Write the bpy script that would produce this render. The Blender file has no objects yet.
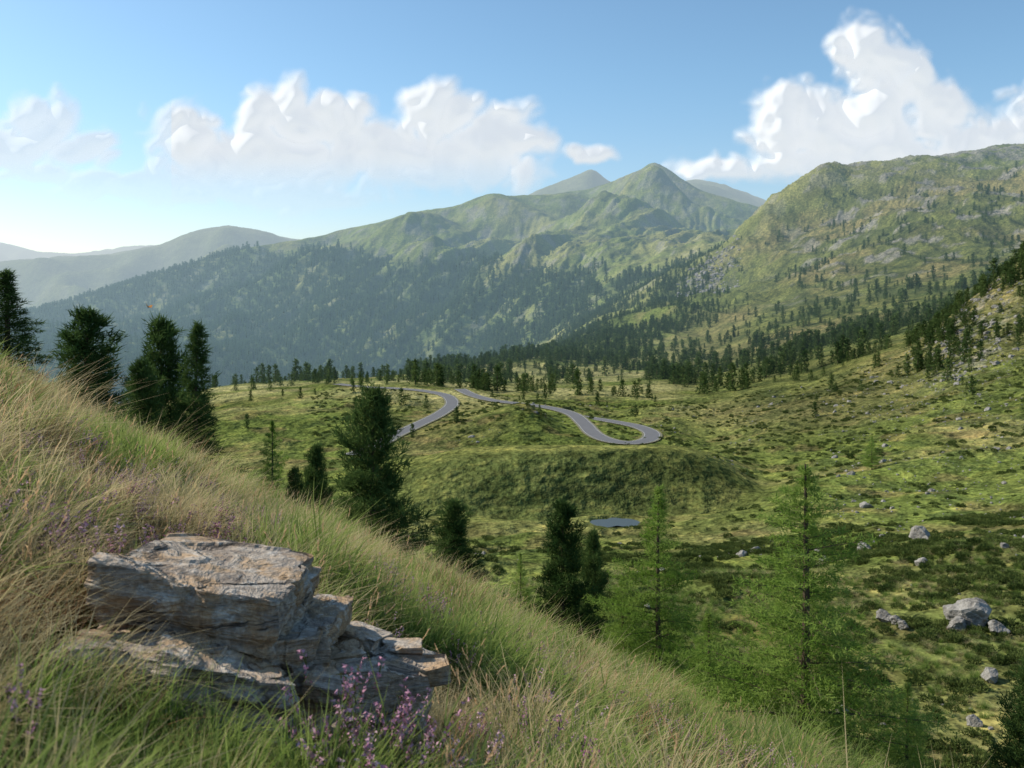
import bpy, math, random
import numpy as np
from mathutils import Vector, noise as mnoise
random.seed(7); RNG=np.random.default_rng(11)
scene=bpy.context.scene
scene.view_settings.view_transform='Standard'
scene.view_settings.look='None'
scene.view_settings.exposure=0
K=910.0   # image pixel unit: bearings / elevations are tan(angle)*910, distances in metres

# ------------------------------------------------------------------ noise
_ga=np.linspace(0,2*np.pi,256,endpoint=False); _gx=np.cos(_ga); _gy=np.sin(_ga)
def _hash(ix,iy,s):
    n=(ix*374761393+iy*668265263+s*1442695041)&0xffffffff
    n=((n^(n>>13))*1274126177)&0xffffffff
    return ((n^(n>>16))&255)
def perlin(x,y,s=0):
    x0=np.floor(x); y0=np.floor(y); fx=x-x0; fy=y-y0
    ix=x0.astype(np.int64); iy=y0.astype(np.int64)
    u=fx*fx*fx*(fx*(fx*6-15)+10); v=fy*fy*fy*(fy*(fy*6-15)+10)
    def g(a,b,dx,dy):
        h=_hash(ix+a,iy+b,s); return _gx[h]*dx+_gy[h]*dy
    n00=g(0,0,fx,fy); n10=g(1,0,fx-1,fy); n01=g(0,1,fx,fy-1); n11=g(1,1,fx-1,fy-1)
    return ((n00*(1-u)+n10*u)*(1-v)+(n01*(1-u)+n11*u)*v)*1.5
def fbm(x,y,o=3,s=0,g=.5):
    r=0;a=1;t=0
    for i in range(o):
        r=r+a*perlin(x*2**i,y*2**i,s+i*17); t+=a; a*=g
    return r/t
def ridged(x,y,o=3,s=0,g=.5):
    r=0;a=1;t=0
    for i in range(o):
        r=r+a*(1-2*np.abs(perlin(x*2**i,y*2**i,s+i*13))); t+=a; a*=g
    return r/t
def sstep(a,b,x):
    t=np.clip((x-a)/(b-a),0,1); return t*t*(3-2*t)

# ------------------------------------------------------------------ terrain rings read from image pixels, distances estimated (distance : [(bearing, elevation)])
RINGS={
40:[(0,-478)],
70:[(-512,-315),(300,-312),(512,-300)],
140:[(-512,-235),(-100,-243),(100,-243),(250,-232),(400,-214),(512,-200),(700,-180)],
152:[(-512,-222),(-130,-229),(0,-230),(150,-229),(250,-222),(300,-212),(400,-203),(512,-188),(700,-165)],
166:[(-512,-212),(-130,-228),(0,-232),(150,-231),(235,-222),(270,-206),(300,-200),(400,-190),(512,-176),(700,-150)],
187:[(-512,-194),(-140,-194),(-100,-178),(-60,-167),(0,-162),(150,-160),(190,-168),(220,-186),(250,-203),(300,-191),(400,-172),(512,-157),(700,-127)],
200:[(-512,-186),(-300,-183),(-140,-180),(-60,-160),(0,-156),(150,-154),(190,-161),(220,-176),(250,-192),(300,-182),(400,-165),(512,-150),(700,-120)],
250:[(-512,-172),(-130,-170),(0,-170),(150,-170),(220,-164),(300,-155),(400,-135),(512,-110),(700,-60)],
330:[(-512,-140),(-260,-137),(-100,-132),(0,-126),(100,-138),(200,-135),(300,-118),(400,-95),(512,-55),(700,0)],
450:[(-512,-125),(-300,-108),(-200,-100),(-100,-98),(0,-106),(100,-110),(200,-106),(300,-88),(400,-55),(450,-15),(512,32),(700,80)],
560:[(-512,-150),(-300,-102),(-200,-95),(-100,-90),(0,-98),(100,-98),(200,-94),(300,-74),(400,-45),(512,0),(700,30)],
700:[(-512,-200),(-350,-120),(-300,-97),(-200,-90),(-100,-84),(0,-90),(100,-88),(200,-82),(300,-58),(400,-35),(512,0),(700,30)],
1100:[(-512,-330),(-300,-290),(-200,-220),(-140,-130),(-100,-80),(0,-66),(100,-58),(200,-48),(300,-15),(400,8),(512,35),(700,50)],
1700:[(-512,-300),(-150,-280),(-100,-230),(-30,-120),(20,-70),(60,-48),(100,-30),(200,0),(300,45),(400,88),(512,110),(700,120)],
2100:[(-512,-240),(-100,-190),(0,-80),(60,-35),(100,-15),(200,30),(225,50),(246,76),(255,84),(278,97),(300,108),(308,118),(323,121),(336,115),(358,120),(393,128),(438,134),(470,140),(488,143),(512,144),(700,150)],
2700:[(-512,-110),(-300,-95),(-200,-85),(-100,-65),(0,-28),(100,18),(200,42),(248,50),(300,65),(512,70)],
3600:[(-512,-52),(-400,-42),(-300,-24),(-200,-5),(-100,10),(0,27),(60,40),(100,52),(143,62),(200,52),(300,42),(512,60)],
4400:[(-700,-60),(-512,-32),(-432,-10),(-372,8),(-312,28),(-272,40),(-227,48),(-192,53),(-152,64),(-112,74),(-62,83),(-22,94),(8,94),(43,95),(78,101),(100,109),(124,118),(136,124),(143,129),(150,124),(168,111),(188,99),(218,91),(248,84),(300,70),(512,60)],
5300:[(-512,-70),(-300,-10),(0,50),(143,60),(250,50),(512,50)],
7500:[(-700,20),(-512,28),(-452,34),(-402,36),(-362,43),(-322,57),(-287,66),(-252,59),(-227,52),(-150,50),(-20,70),(20,97),(43,106),(70,116),(78,122),(88,116),(95,109),(120,98),(150,105),(178,112),(205,107),(248,92),(280,80),(512,60)],
9500:[(-512,5),(0,30),(512,30)],
13000:[(-700,40),(-512,48),(-472,38),(-437,36),(-382,44),(-350,45),(-300,40),(0,40),(512,50)],
17000:[(-512,0),(512,0)],
}
_RD=sorted(RINGS); _LB=np.log(np.array(_RD,float))
_BG=np.arange(-1200,1201,4.0)
_E=[]
for d in _RD:
    sg=4.0 if d>3000 else 7.0
    _k=np.exp(-0.5*(np.arange(-6,7)*4/sg)**2); _k/=_k.sum()
    p=RINGS[d]; e=np.interp(_BG,[q[0] for q in p],[q[1] for q in p])
    ep=np.pad(e,6,mode='edge'); e=np.convolve(ep,_k,mode='valid'); _E.append(e)
_E=np.array(_E)
_h=np.diff(_LB)[:,None]; _dl=np.diff(_E,axis=0)/_h
_m=np.zeros_like(_E)
_w1=2*_h[1:]+_h[:-1]; _w2=_h[1:]+2*_h[:-1]
_same=(_dl[:-1]*_dl[1:])>0
with np.errstate(divide='ignore',invalid='ignore'):
    _hm=(_w1+_w2)/(_w1/_dl[:-1]+_w2/_dl[1:])
_m[1:-1]=np.where(_same,_hm,0); _m[0]=_dl[0]; _m[-1]=_dl[-1]
NL=1800; _LG=np.linspace(_LB[0],_LB[-1],NL)
_idx=np.clip(np.searchsorted(_LB,_LG)-1,0,len(_LB)-2)
_t=((_LG-_LB[_idx])/(_LB[_idx+1]-_LB[_idx]))[:,None]; _hh=(_LB[_idx+1]-_LB[_idx])[:,None]
_T=((1+2*_t)*(1-_t)**2*_E[_idx]+_t*(1-_t)**2*_hh*_m[_idx]+_t*_t*(3-2*_t)*_E[_idx+1]+_t*_t*(_t-1)*_hh*_m[_idx+1])
def elev_lookup(b,l):
    fb=np.clip((b+1200)/4.0,0,len(_BG)-1.001); fl=np.clip((l-_LG[0])/(_LG[1]-_LG[0]),0,NL-1.001)
    ib=fb.astype(int); il=fl.astype(int); tb=fb-ib; tl=fl-il
    return (_T[il,ib]*(1-tb)+_T[il,ib+1]*tb)*(1-tl)+(_T[il+1,ib]*(1-tb)+_T[il+1,ib+1]*tb)*tl

def P(b,e,d): return (b/K*d, d, e/K*d)
def cat(pts,step=1.5):
    pts=[np.array(p,float) for p in pts]; out=[]
    pts=[2*pts[0]-pts[1]]+pts+[2*pts[-1]-pts[-2]]
    for i in range(1,len(pts)-2):
        p0,p1,p2,p3=pts[i-1:i+3]; n=max(2,int(np.linalg.norm(p2-p1)/step))
        for j in range(n):
            t=j/n
            out.append(.5*((2*p1)+(-p0+p2)*t+(2*p0-5*p1+4*p2-p3)*t*t+(-p0+3*p1-3*p2+p3)*t**3))
    out.append(pts[-2]); return np.array(out)
def rp(l): return [(b/K*d,d,z) for b,d,z in l]
ROAD1=cat(rp([(-160,262,-47.5),(-135,277,-47.3),(-118,294,-47),(-96,316,-47),(-72,346,-47),(-60,376,-47),(-66,405,-47),(-88,424,-47),(-117,437,-47.2),(-145,446,-47.5),(-175,470,-48.5)]))
ROAD2=cat(rp([(-52,432,-47.0),(-40,408,-47),(-20,388,-47),(8,376,-47),(38,363,-47),(60,342,-46.6),(72,315,-46.2),(82,290,-45.8),(98,275,-45.5),(120,271,-45.5),(137,279,-45.8),(139,295,-46.2),(124,313,-46.8),(98,330,-47.5),(76,346,-48.5),(60,360,-49.5)]))
ROADS=np.vstack([ROAD1[::2],ROAD2[::2]])
POND=(17.0,150.0)

def knoll(b,d,w=1.):
    return np.exp(-(((b-60)/185)**4+((d-185)/(34*w))**4))
def H(x,y):
    x=np.asarray(x,float); y=np.asarray(y,float)
    r=np.hypot(x,y)+1e-6
    yy=np.maximum(y,r*0.55)
    b=np.clip(K*x/yy,-1190,1190); d=yy
    F=-1.0-.470*x-.303*y-.0045*np.clip(y-10,0,None)**2-.0045*np.clip(np.abs(x)-14,0,None)**2
    F=F+.05*perlin(x*1.1,y*1.1,5)*sstep(.5,2,r)+.20*perlin(x*.32,y*.32,6)*sstep(2,6,r)
    far=sstep(900,1600,d)
    w=.10*perlin(x/900,y/900,31)*far+.06*perlin(x/300,y/300,32)*sstep(500,900,d)
    l=np.log(np.maximum(d,1.0))+w
    e=elev_lookup(b,l)
    V=e*np.maximum(d,40.0)/K
    kn=knoll(b,d,1.1)
    V=V+.55*fbm(x/7,y/7,4,41,.6)*sstep(30,45,d)*(1-sstep(400,800,d))*(1-.75*kn)
    V=V+1.5*fbm(x/32,y/32,2,43)*sstep(35,80,d)*(1-sstep(900,2000,d))*(1-.8*kn)
    V=V+2.1*np.clip(fbm(x/17,y/17,2,47),0,1)*sstep(45,90,d)*(1-sstep(300,700,d))*(1-.9*kn)
    V=V+4.5*fbm(x/140,y/140,3,49)*sstep(350,700,d)
    rm=sstep(1000,1800,d)
    V=V+rm*(16*fbm(x/420,y/420,4,53))
    mid=sstep(2200,2900,d)*(1-.88*sstep(3500,4200,d))
    wx=x+90*perlin(x/500,y/500,77); wy=y+90*perlin(x/500,y/500,78)
    ax=(wx-.55*wy)/280.; al=(.55*wx+wy)/1100.
    V=V+mid*72*(ridged(ax,al,6,61,.55)-.25)
    mr=sstep(1000,1500,d)*(1-sstep(2300,2600,d))*sstep(40,150,b)*(1-.7*sstep(1850,2080,d))
    ax=(wx+.25*wy)/190.; al=(wy-.25*wx)/600.
    V=V+mr*38*(ridged(ax,al,6,67,.58)-.2)
    V=V+sstep(1700,2000,d)*(8*fbm(x/60,y/60,4,71,.6))*(1-.4*sstep(3800,4400,d))
    ax0,ay0,bx0,by0=640.,4250.,-178.,2650.
    L2=(bx0-ax0)**2+(by0-ay0)**2
    tt=np.clip(((x-ax0)*(bx0-ax0)+(y-ay0)*(by0-ay0))/L2,0,1)
    ds=np.hypot(x-(ax0+tt*(bx0-ax0)),y-(ay0+tt*(by0-ay0)))
    V=V+120*np.exp(-(ds/210)**1.15)*sstep(0.0,.35,tt)*(1-sstep(.75,1,tt))
    for kx,ky,kh,ks in ((-92,322,5.5,24),(8,305,6.0,24),(-40,300,3,14),(45,335,3,12),(-70,390,3,25)):
        V=V+kh*np.exp(-((x-kx)**2+(y-ky)**2)/(2*ks*ks))
    kk=2.5
    m=np.maximum(F,V); hsm=m+kk*np.log1p(np.exp(-np.abs(F-V)/kk))*sstep(18,30,r)
    h=np.where(r<18,F,hsm)
    mk=(y>240)&(y<500)&(np.abs(x)<140)
    if mk.any():
        xs=x[mk]; ys=y[mk]; hs=h[mk].copy()
        dd=np.empty(xs.shape); zz=np.empty(xs.shape)
        for i in range(0,len(xs),20000):
            D=(xs[i:i+20000,None]-ROADS[None,:,0])**2+(ys[i:i+20000,None]-ROADS[None,:,1])**2
            j=D.argmin(1); dd[i:i+20000]=np.sqrt(D[np.arange(len(j)),j]); zz[i:i+20000]=ROADS[j,2]
        wgt=1-sstep(4.5,20,dd)
        h=h.copy(); h[mk]=hs*(1-wgt)+(zz-.25)*wgt
    dp=np.hypot((x-POND[0])/1.3,y-POND[1])
    wp=1-sstep(4.0,10,dp)
    h=h*(1-wp)+(-38.1)*wp-.6*(1-sstep(2.0,3.9,dp))
    return h

# ------------------------------------------------------------------ helpers
def fast_mesh(name,V,Fc,mats=(),midx=None,smooth=False,attrs=None):
    me=bpy.data.meshes.new(name)
    V=np.asarray(V,np.float32); Fc=np.asarray(Fc,np.int32); k=Fc.shape[1]
    me.vertices.add(len(V)); me.vertices.foreach_set('co',V.ravel())
    me.loops.add(Fc.size); me.loops.foreach_set('vertex_index',Fc.ravel())
    me.polygons.add(len(Fc)); me.polygons.foreach_set('loop_start',np.arange(len(Fc),dtype=np.int32)*k)
    for m in mats: me.materials.append(m)
    if midx is not None: me.polygons.foreach_set('material_index',np.asarray(midx,np.int32))
    me.polygons.foreach_set('use_smooth',np.full(len(Fc),smooth))
    me.update(calc_edges=True)
    if attrs:
        for n,(ty,arr) in attrs.items():
            a=me.attributes.new(n,ty,'POINT')
            a.data.foreach_set('color' if ty=='FLOAT_COLOR' else 'value',np.asarray(arr,np.float32).ravel())
    return me
def obj(name,me,parent=None,loc=None):
    o=bpy.data.objects.new(name,me); scene.collection.objects.link(o)
    if parent: o.parent=parent
    if loc is not None: o.location=loc
    return o
def instancer(name,child_me,pts,scales,tilt=0.0):
    n=len(pts)
    if n==0: return
    a=RNG.uniform(0,2*np.pi,n); s=np.asarray(scales)*.5*math.sqrt(2)
    V=np.zeros((n,4,3))
    for i in range(4):
        V[:,i,0]=np.cos(a+i*np.pi/2)*s; V[:,i,1]=np.sin(a+i*np.pi/2)*s
    if tilt:
        tx=RNG.normal(0,tilt,n); ty=RNG.normal(0,tilt,n)
        V[:,:,2]=V[:,:,0]*tx[:,None]+V[:,:,1]*ty[:,None]
    V+=np.asarray(pts)[:,None,:]
    me=fast_mesh(name,V.reshape(-1,3),np.arange(n*4).reshape(n,4))
    p=obj(name,me); p.instance_type='FACES'; p.use_instance_faces_scale=True; p.instance_faces_scale=1.0
    p.show_instancer_for_render=False; p.show_instancer_for_viewport=False
    c=obj(name+'_unit',child_me,parent=p)
    return p

class NT:
    def __init__(s,nt): s.nt=nt
    def n(s,t,**kw):
        nd=s.nt.nodes.new(t)
        for k,v in kw.items(): setattr(nd,k,v)
        return nd
    def l(s,a,b): s.nt.links.new(a,b)
    def setin(s,sock,v):
        if isinstance(v,bpy.types.NodeSocket): s.l(v,sock)
        elif v is not None: sock.default_value=v
    def math(s,op,a,b=None,c=None,clamp=False):
        nd=s.n('ShaderNodeMath',operation=op,use_clamp=clamp)
        for i,v in enumerate((a,b,c)):
            if v is not None: s.setin(nd.inputs[i],v)
        return nd.outputs[0]
    def vm(s,op,a,b=None):
        nd=s.n('ShaderNodeVectorMath',operation=op)
        s.setin(nd.inputs[0],a)
        if b is not None: s.setin(nd.inputs['Scale'] if op=='SCALE' else nd.inputs[1],b)
        return nd.outputs['Value'] if op in('LENGTH','DOT_PRODUCT') else nd.outputs[0]
    def noise(s,vec,scale,detail=3,rough=.5,color=False,dist=0):
        nd=s.n('ShaderNodeTexNoise'); s.setin(nd.inputs['Vector'],vec)
        nd.inputs['Scale'].default_value=scale; nd.inputs['Detail'].default_value=detail
        nd.inputs['Roughness'].default_value=rough; nd.inputs['Distortion'].default_value=dist
        return nd.outputs['Color' if color else 'Fac']
    def ramp(s,f,lo,hi,a=0.,b=1.,smooth=True):
        nd=s.n('ShaderNodeMapRange'); nd.interpolation_type='SMOOTHSTEP' if smooth else 'LINEAR'
        s.setin(nd.inputs[0],f)
        for i,v in zip((1,2,3,4),(lo,hi,a,b)): nd.inputs[i].default_value=v
        return nd.outputs[0]
    def mix(s,f,a,b,mode='MIX'):
        nd=s.n('ShaderNodeMix',data_type='RGBA',blend_type=mode)
        s.setin(nd.inputs[0],f)
        for i,v in ((6,a),(7,b)):
            if isinstance(v,tuple) and len(v)==3: v=v+(1,)
            s.setin(nd.inputs[i],v)
        return nd.outputs[2]
    def bump(s,h,strength,dist,nrm=None):
        nd=s.n('ShaderNodeBump'); s.setin(nd.inputs['Height'],h)
        nd.inputs['Strength'].default_value=strength; nd.inputs['Distance'].default_value=dist
        if nrm is not None: s.l(nrm,nd.inputs['Normal'])
        return nd.outputs[0]
def material(name):
    m=bpy.data.materials.new(name); m.use_nodes=True; m.node_tree.nodes.clear()
    t=NT(m.node_tree); o=t.n('ShaderNodeOutputMaterial'); return m,t,o
def principled(t,o,col,rough=.9,nrm=None,spec=.2):
    p=t.n('ShaderNodeBsdfPrincipled'); t.setin(p.inputs['Base Color'],col if not isinstance(col,tuple) else col+(1,))
    t.setin(p.inputs['Roughness'],rough); p.inputs['Specular IOR Level'].default_value=spec
    if nrm is not None: t.l(nrm,p.inputs['Normal'])
    t.l(p.outputs[0],o.inputs[0]); return p
def diffuse(t,col,nrm=None):
    d=t.n('ShaderNodeBsdfDiffuse'); t.setin(d.inputs[0],col)
    if nrm is not None: t.l(nrm,d.inputs['Normal'])
    return d.outputs[0]
def painted_haze(m,t,pos,shader,out):
    """paint haze into the surface: emission mixed in by distance from the viewpoint"""
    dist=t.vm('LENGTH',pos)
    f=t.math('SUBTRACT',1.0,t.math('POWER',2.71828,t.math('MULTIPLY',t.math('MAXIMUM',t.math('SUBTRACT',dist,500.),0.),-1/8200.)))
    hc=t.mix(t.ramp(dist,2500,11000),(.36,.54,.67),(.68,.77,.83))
    em=t.n('ShaderNodeEmission'); t.l(hc,em.inputs[0]); em.inputs[1].default_value=1  # emissive haze colour, put into the surface material
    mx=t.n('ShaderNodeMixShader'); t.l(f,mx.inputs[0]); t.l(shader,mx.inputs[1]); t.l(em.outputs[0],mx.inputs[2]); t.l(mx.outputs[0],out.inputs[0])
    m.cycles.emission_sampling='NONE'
def foliage_mat(name,ca,cb,trans=.35,tipcol=None,posscale=1.5,hz=False):
    m,t,o=material(name)
    oi=t.n('ShaderNodeObjectInfo'); g=t.n('ShaderNodeNewGeometry')
    n=t.noise(g.outputs['Position'],posscale,1)
    f=t.math('ADD',t.math('MULTIPLY',oi.outputs['Random'],.55),t.ramp(n,.3,.7,-.1,.55),clamp=True)
    col=t.mix(f,ca,cb)
    if tipcol:
        at=t.n('ShaderNodeAttribute',attribute_name='t')
        col=t.mix(t.ramp(at.outputs['Fac'],.25,1.0),col,tipcol)
    d=diffuse(t,col)
    tr=t.n('ShaderNodeBsdfTranslucent'); t.l(col,tr.inputs['Color'])
    mx=t.n('ShaderNodeMixShader'); mx.inputs[0].default_value=trans
    t.l(d,mx.inputs[1]); t.l(tr.outputs[0],mx.inputs[2])
    if hz: painted_haze(m,t,g.outputs['Position'],mx.outputs[0],o)
    else: t.l(mx.outputs[0],o.inputs[0])
    return m

# ------------------------------------------------------------------ terrain mesh
th_in=np.radians(np.linspace(-32,32,720)); th_out=np.radians(np.linspace(32,88,50)[1:])
TH=np.concatenate([-th_out[::-1],th_in,th_out])
def lg(a,b,n): return np.exp(np.linspace(math.log(a),math.log(b),n,endpoint=False))
RR=np.concatenate([lg(.3,30,120),lg(30,150,170),lg(150,600,290),lg(600,2400,260),lg(2400,5600,280),lg(5600,16500,70)])
TT,RG=np.meshgrid(TH,RR)
X=RG*np.sin(TT)/np.cos(np.clip(TT,-.56,.56)); Y=RG*np.cos(TT)/np.cos(np.clip(TT,-.56,.56))
Z=H(X.ravel(),Y.ravel()).reshape(X.shape)
nr,nc=X.shape
P3=np.stack([X,Y,Z],-1)
du=np.gradient(P3,axis=1); dv=np.gradient(P3,axis=0)
N=np.cross(du,dv); N/=np.linalg.norm(N,axis=-1,keepdims=True)+1e-9
nz=np.abs(N[...,2])
x=X;y=Y
B=np.clip(K*x/np.maximum(y,.3*np.hypot(x,y)+1e-3),-1190,1190); D=np.maximum(y,1)
def col(*c): return np.array(c)[None,None,:]
def lerp(a,b,f): return a*(1-f[...,None])+b*f[...,None]
n1=fbm(x/9,y/9,4,101,.6); n2=fbm(x/45,y/45,4,103); n3=fbm(x/260,y/260,4,107); n4=fbm(x/80,y/80,4,109)
C=np.zeros(X.shape+(3,))+col(.118,.150,.038)
C=lerp(C,col(.225,.205,.085),sstep(-.05,.40,n2)*.7)
C=lerp(C,col(.058,.082,.027),sstep(-.03,.27,n1)*.68*(1-sstep(500,900,D)))
C=lerp(C,col(.18,.125,.065),sstep(.12,.35,fbm(x/14,y/14,3,104))*.4*(1-sstep(400,700,D)))
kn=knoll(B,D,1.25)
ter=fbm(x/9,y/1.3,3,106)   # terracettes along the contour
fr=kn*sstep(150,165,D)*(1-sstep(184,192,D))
C=lerp(C,col(.19,.20,.062),kn*.85)  # sunlit top of the knoll painted in as a lighter tint
C=lerp(C,col(.062,.082,.026),fr*.9)  # front face: shade painted into the tint, plus darker vegetation
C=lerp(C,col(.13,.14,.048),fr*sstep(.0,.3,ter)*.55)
C=lerp(C,col(.07,.07,.025),1-sstep(28,45,D))
md=sstep(340,400,D)*(1-sstep(1000,1300,D))*(1-sstep(150,320,B))
C=lerp(C,col(.31,.295,.13),md*sstep(-.25,.25,n4)*.9)
rf=sstep(120,260,B)*sstep(220,400,D)*(1-sstep(2300,2500,D))
C=lerp(C,col(.130,.142,.046),rf*.8)
C=lerp(C,col(.225,.185,.085),rf*sstep(-.1,.3,n3)*.8)
C=lerp(C,col(.058,.075,.028),rf*sstep(.0,.22,n4)*.65)
C=lerp(C,col(.050,.066,.026),rf*sstep(.0,.22,fbm(x/20,y/20,4,110,.6))*.7)
mm=sstep(1500,2200,D)
C=lerp(C,col(.19,.225,.065),mm*.7); C=lerp(C,col(.30,.275,.11),mm*sstep(-.1,.3,fbm(x/350,y/350,3,111))*.6)
C=lerp(C,col(.085,.10,.042),mm*sstep(.0,.25,fbm(x/110,y/110,5,112,.6))*.65)
def forest_mask(x,y,Zv,B,D):
    tl=75-.085*x+95*fbm(x/330,y/330,3,121)+45*perlin((x-.55*y)/260.,(.55*x+y)/1300.,62)
    m=(1-sstep(-20,30,Zv-tl))*sstep(2150,2400,D)*(1-sstep(4700,5200,D))*(1-sstep(330,380,B))
    m=m*(.36+.64*sstep(-.28,.02,fbm(x/90,y/90,3,122)))
    n=fbm(x/120,y/120,3,123)
    shelf=sstep(820,950,D)*(1-sstep(1250,1450,D))*sstep(-160,-120,B)*(1-sstep(90,180,B))*sstep(-.40,0,n)
    slope=sstep(1050,1200,D)*(1-sstep(2150,2300,D))*sstep(-60,10,B)*(1-sstep(160,240,B))*sstep(-.2,.06,n)
    left=sstep(560,640,D)*(1-sstep(740,820,D))*(1-sstep(-80,-20,B))*sstep(-.15,.15,n)*.8
    cl=fbm(x/48,y/48,2,125)
    pat=sstep(430,500,D)*(1-sstep(900,1200,D))*sstep(-130,-60,B)*sstep(.0,.18,cl)*.75
    up=sstep(900,1100,D)*(1-sstep(1500,1900,D))*sstep(180,260,B)*sstep(.02,.25,fbm(x/80,y/80,3,126))*.35
    rb=np.exp(-((D-740)/80)**2)*sstep(190,230,B)*(1-sstep(420,460,B))*sstep(-.25,.05,n)
    kn=sstep(350,400,D)*(1-sstep(500,540,D))*sstep(405,440,B)*.6*sstep(-.2,.15,n)
    return np.clip(m+np.maximum.reduce([shelf,slope,left,pat,rb,kn,up]),0,1)
fm=forest_mask(x,y,Z,B,D)
C=lerp(C,col(.050,.080,.028),fm*np.where(D>2200,.75,.5))
rk=sstep(.0,.25,fbm(x/70,y/70,4,131))*sstep(1700,2000,D)*(1-fm)*(1-sstep(.80,.93,nz))*.6
rk=np.maximum(rk,.75*np.exp(-((B-155)/42)**2)*sstep(3500,4100,D)*(1-sstep(4700,5500,D))*sstep(-.15,.2,fbm(x/80,y/80,4,133,.6)))
crest=sstep(1850,2040,D)*(1-sstep(2200,2400,D))*sstep(240,300,B)
rk=np.maximum(rk,.9*crest*sstep(-.08,.15,fbm(x/45,y/45,4,135,.6)))
rk=np.maximum(rk,.8*np.exp(-(((B-195)/26)**2+((D-1700)/110)**2))*sstep(.0,.2,fbm(x/22,y/22,4,137,.6)))
rk=np.maximum(rk,.75*sstep(230,330,B)*sstep(1000,1300,D)*(1-sstep(2100,2300,D))*sstep(.12,.26,fbm(x/55,y/55,4,138,.6)))
rk=np.maximum(rk,.7*np.exp(-(((B-455)/38)**2+((D-370)/60)**2))*sstep(.05,.25,fbm(x/9,y/9,3,139)))
C=lerp(C,col(.23,.22,.20),rk)
C=lerp(C,col(.12,.14,.07),sstep(5400,6500,D)*.8)
C=np.clip(C,.01,.6)
Z=Z+rk*sstep(1100,1300,D)*(1-sstep(2500,2700,D))*9*np.abs(fbm(x/18,y/18,3,141,.6))
idx=np.arange(nr*nc).reshape(nr,nc)
Fq=np.stack([idx[:-1,:-1],idx[:-1,1:],idx[1:,1:],idx[1:,:-1]],-1).reshape(-1,4)
mt,t,o=material('meadow_ground')
g=t.n('ShaderNodeNewGeometry'); pos=g.outputs['Position']
at=t.n('ShaderNodeAttribute',attribute_name='tint')
a1=t.noise(pos,1.3,3,.7); a2=t.noise(pos,.22,4,.75); a3=t.noise(pos,.02,5,.7)
f=t.math('MULTIPLY',t.ramp(a1,.32,.68,.45,1.55,False),t.ramp(a2,.32,.68,.5,1.5,False))
f=t.math('MULTIPLY',f,t.ramp(a3,.3,.7,.70,1.30,False))
c=t.vm('SCALE',at.outputs['Color'],f)
c=t.mix(t.ramp(a2,.5,.66,0,.5),c,t.mix(1.0,c,(1.42,1.12,.98),'MULTIPLY'))
hgt=t.math('ADD',t.math('MULTIPLY',a3,16.),t.math('ADD',t.math('MULTIPLY',a2,1.8),t.math('MULTIPLY',a1,.30)))
painted_haze(mt,t,pos,diffuse(t,c,t.bump(hgt,.85,1.0)),o)
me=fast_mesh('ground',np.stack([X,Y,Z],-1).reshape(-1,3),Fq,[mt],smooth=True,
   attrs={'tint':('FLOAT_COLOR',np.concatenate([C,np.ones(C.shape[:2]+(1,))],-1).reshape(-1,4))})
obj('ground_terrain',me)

# ------------------------------------------------------------------ road
ma,t,o=material('asphalt'); g=t.n('ShaderNodeNewGeometry')
n=t.noise(g.outputs['Position'],.6,5,.6); n2_=t.noise(g.outputs['Position'],25,2)
principled(t,o,t.mix(n,(.11,.11,.118),(.18,.178,.18)),.85,t.bump(n2_,.3,.01))
mw,t,o=material('road_paint'); g=t.n('ShaderNodeNewGeometry')
principled(t,o,t.mix(t.noise(g.outputs['Position'],3,3),(.45,.45,.43),(.7,.7,.68)),.6)
mg,t,o=material('gravel_verge'); g=t.n('ShaderNodeNewGeometry')
principled(t,o,t.mix(t.noise(g.outputs['Position'],1.5,4),(.14,.14,.08),(.22,.20,.13)),.95)
def strip(cl,o0,o1,dz):
    T=np.gradient(cl[:,:2],axis=0); T/=np.linalg.norm(T,axis=1,keepdims=True); Nn=np.stack([T[:,1],-T[:,0]],1)
    a=np.c_[cl[:,:2]+Nn*o0,cl[:,2]+dz]; b=np.c_[cl[:,:2]+Nn*o1,cl[:,2]+dz]
    n=len(cl); V=np.vstack([a,b]); i=np.arange(n-1); return V,np.stack([i,i+1,i+1+n,i+n],1)
def road(cl):
    Vs=[];Fs=[];M=[];k=0
    for o0,o1,dz,mi in ((-3.2,3.2,.02,2),(-2.55,2.55,.05,0),(-2.42,-2.32,.056,1),(2.32,2.42,.056,1)):
        V,Fx=strip(cl,o0,o1,dz); Vs.append(V);Fs.append(Fx+k);M+= [mi]*len(Fx);k+=len(V)
    obj('mountain_road',fast_mesh('mountain_road',np.vstack(Vs),np.vstack(Fs),[ma,mw,mg],M))
road(ROAD1); R2=ROAD2.copy(); R2[:,2]+=.03; road(R2)

# ------------------------------------------------------------------ pond
mp,t,o=material('pond_water'); g=t.n('ShaderNodeNewGeometry')
principled(t,o,(.06,.065,.05),.3,t.bump(t.noise(g.outputs['Position'],3,2),.2,.05),.35)
aa=np.linspace(0,2*np.pi,49)[:-1]
rad=3.2*(1+.18*np.sin(2*aa+1)+.12*np.sin(5*aa)+.07*np.sin(9*aa))
V=[(POND[0],POND[1],-38.3)]+[(POND[0]+r*1.3*math.cos(q),POND[1]+r*math.sin(q),-38.3) for q,r in zip(aa,rad)]
obj('pond',fast_mesh('pond',V,[(0,1+i,1+(i+1)%48) for i in range(48)],[mp]))

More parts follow.
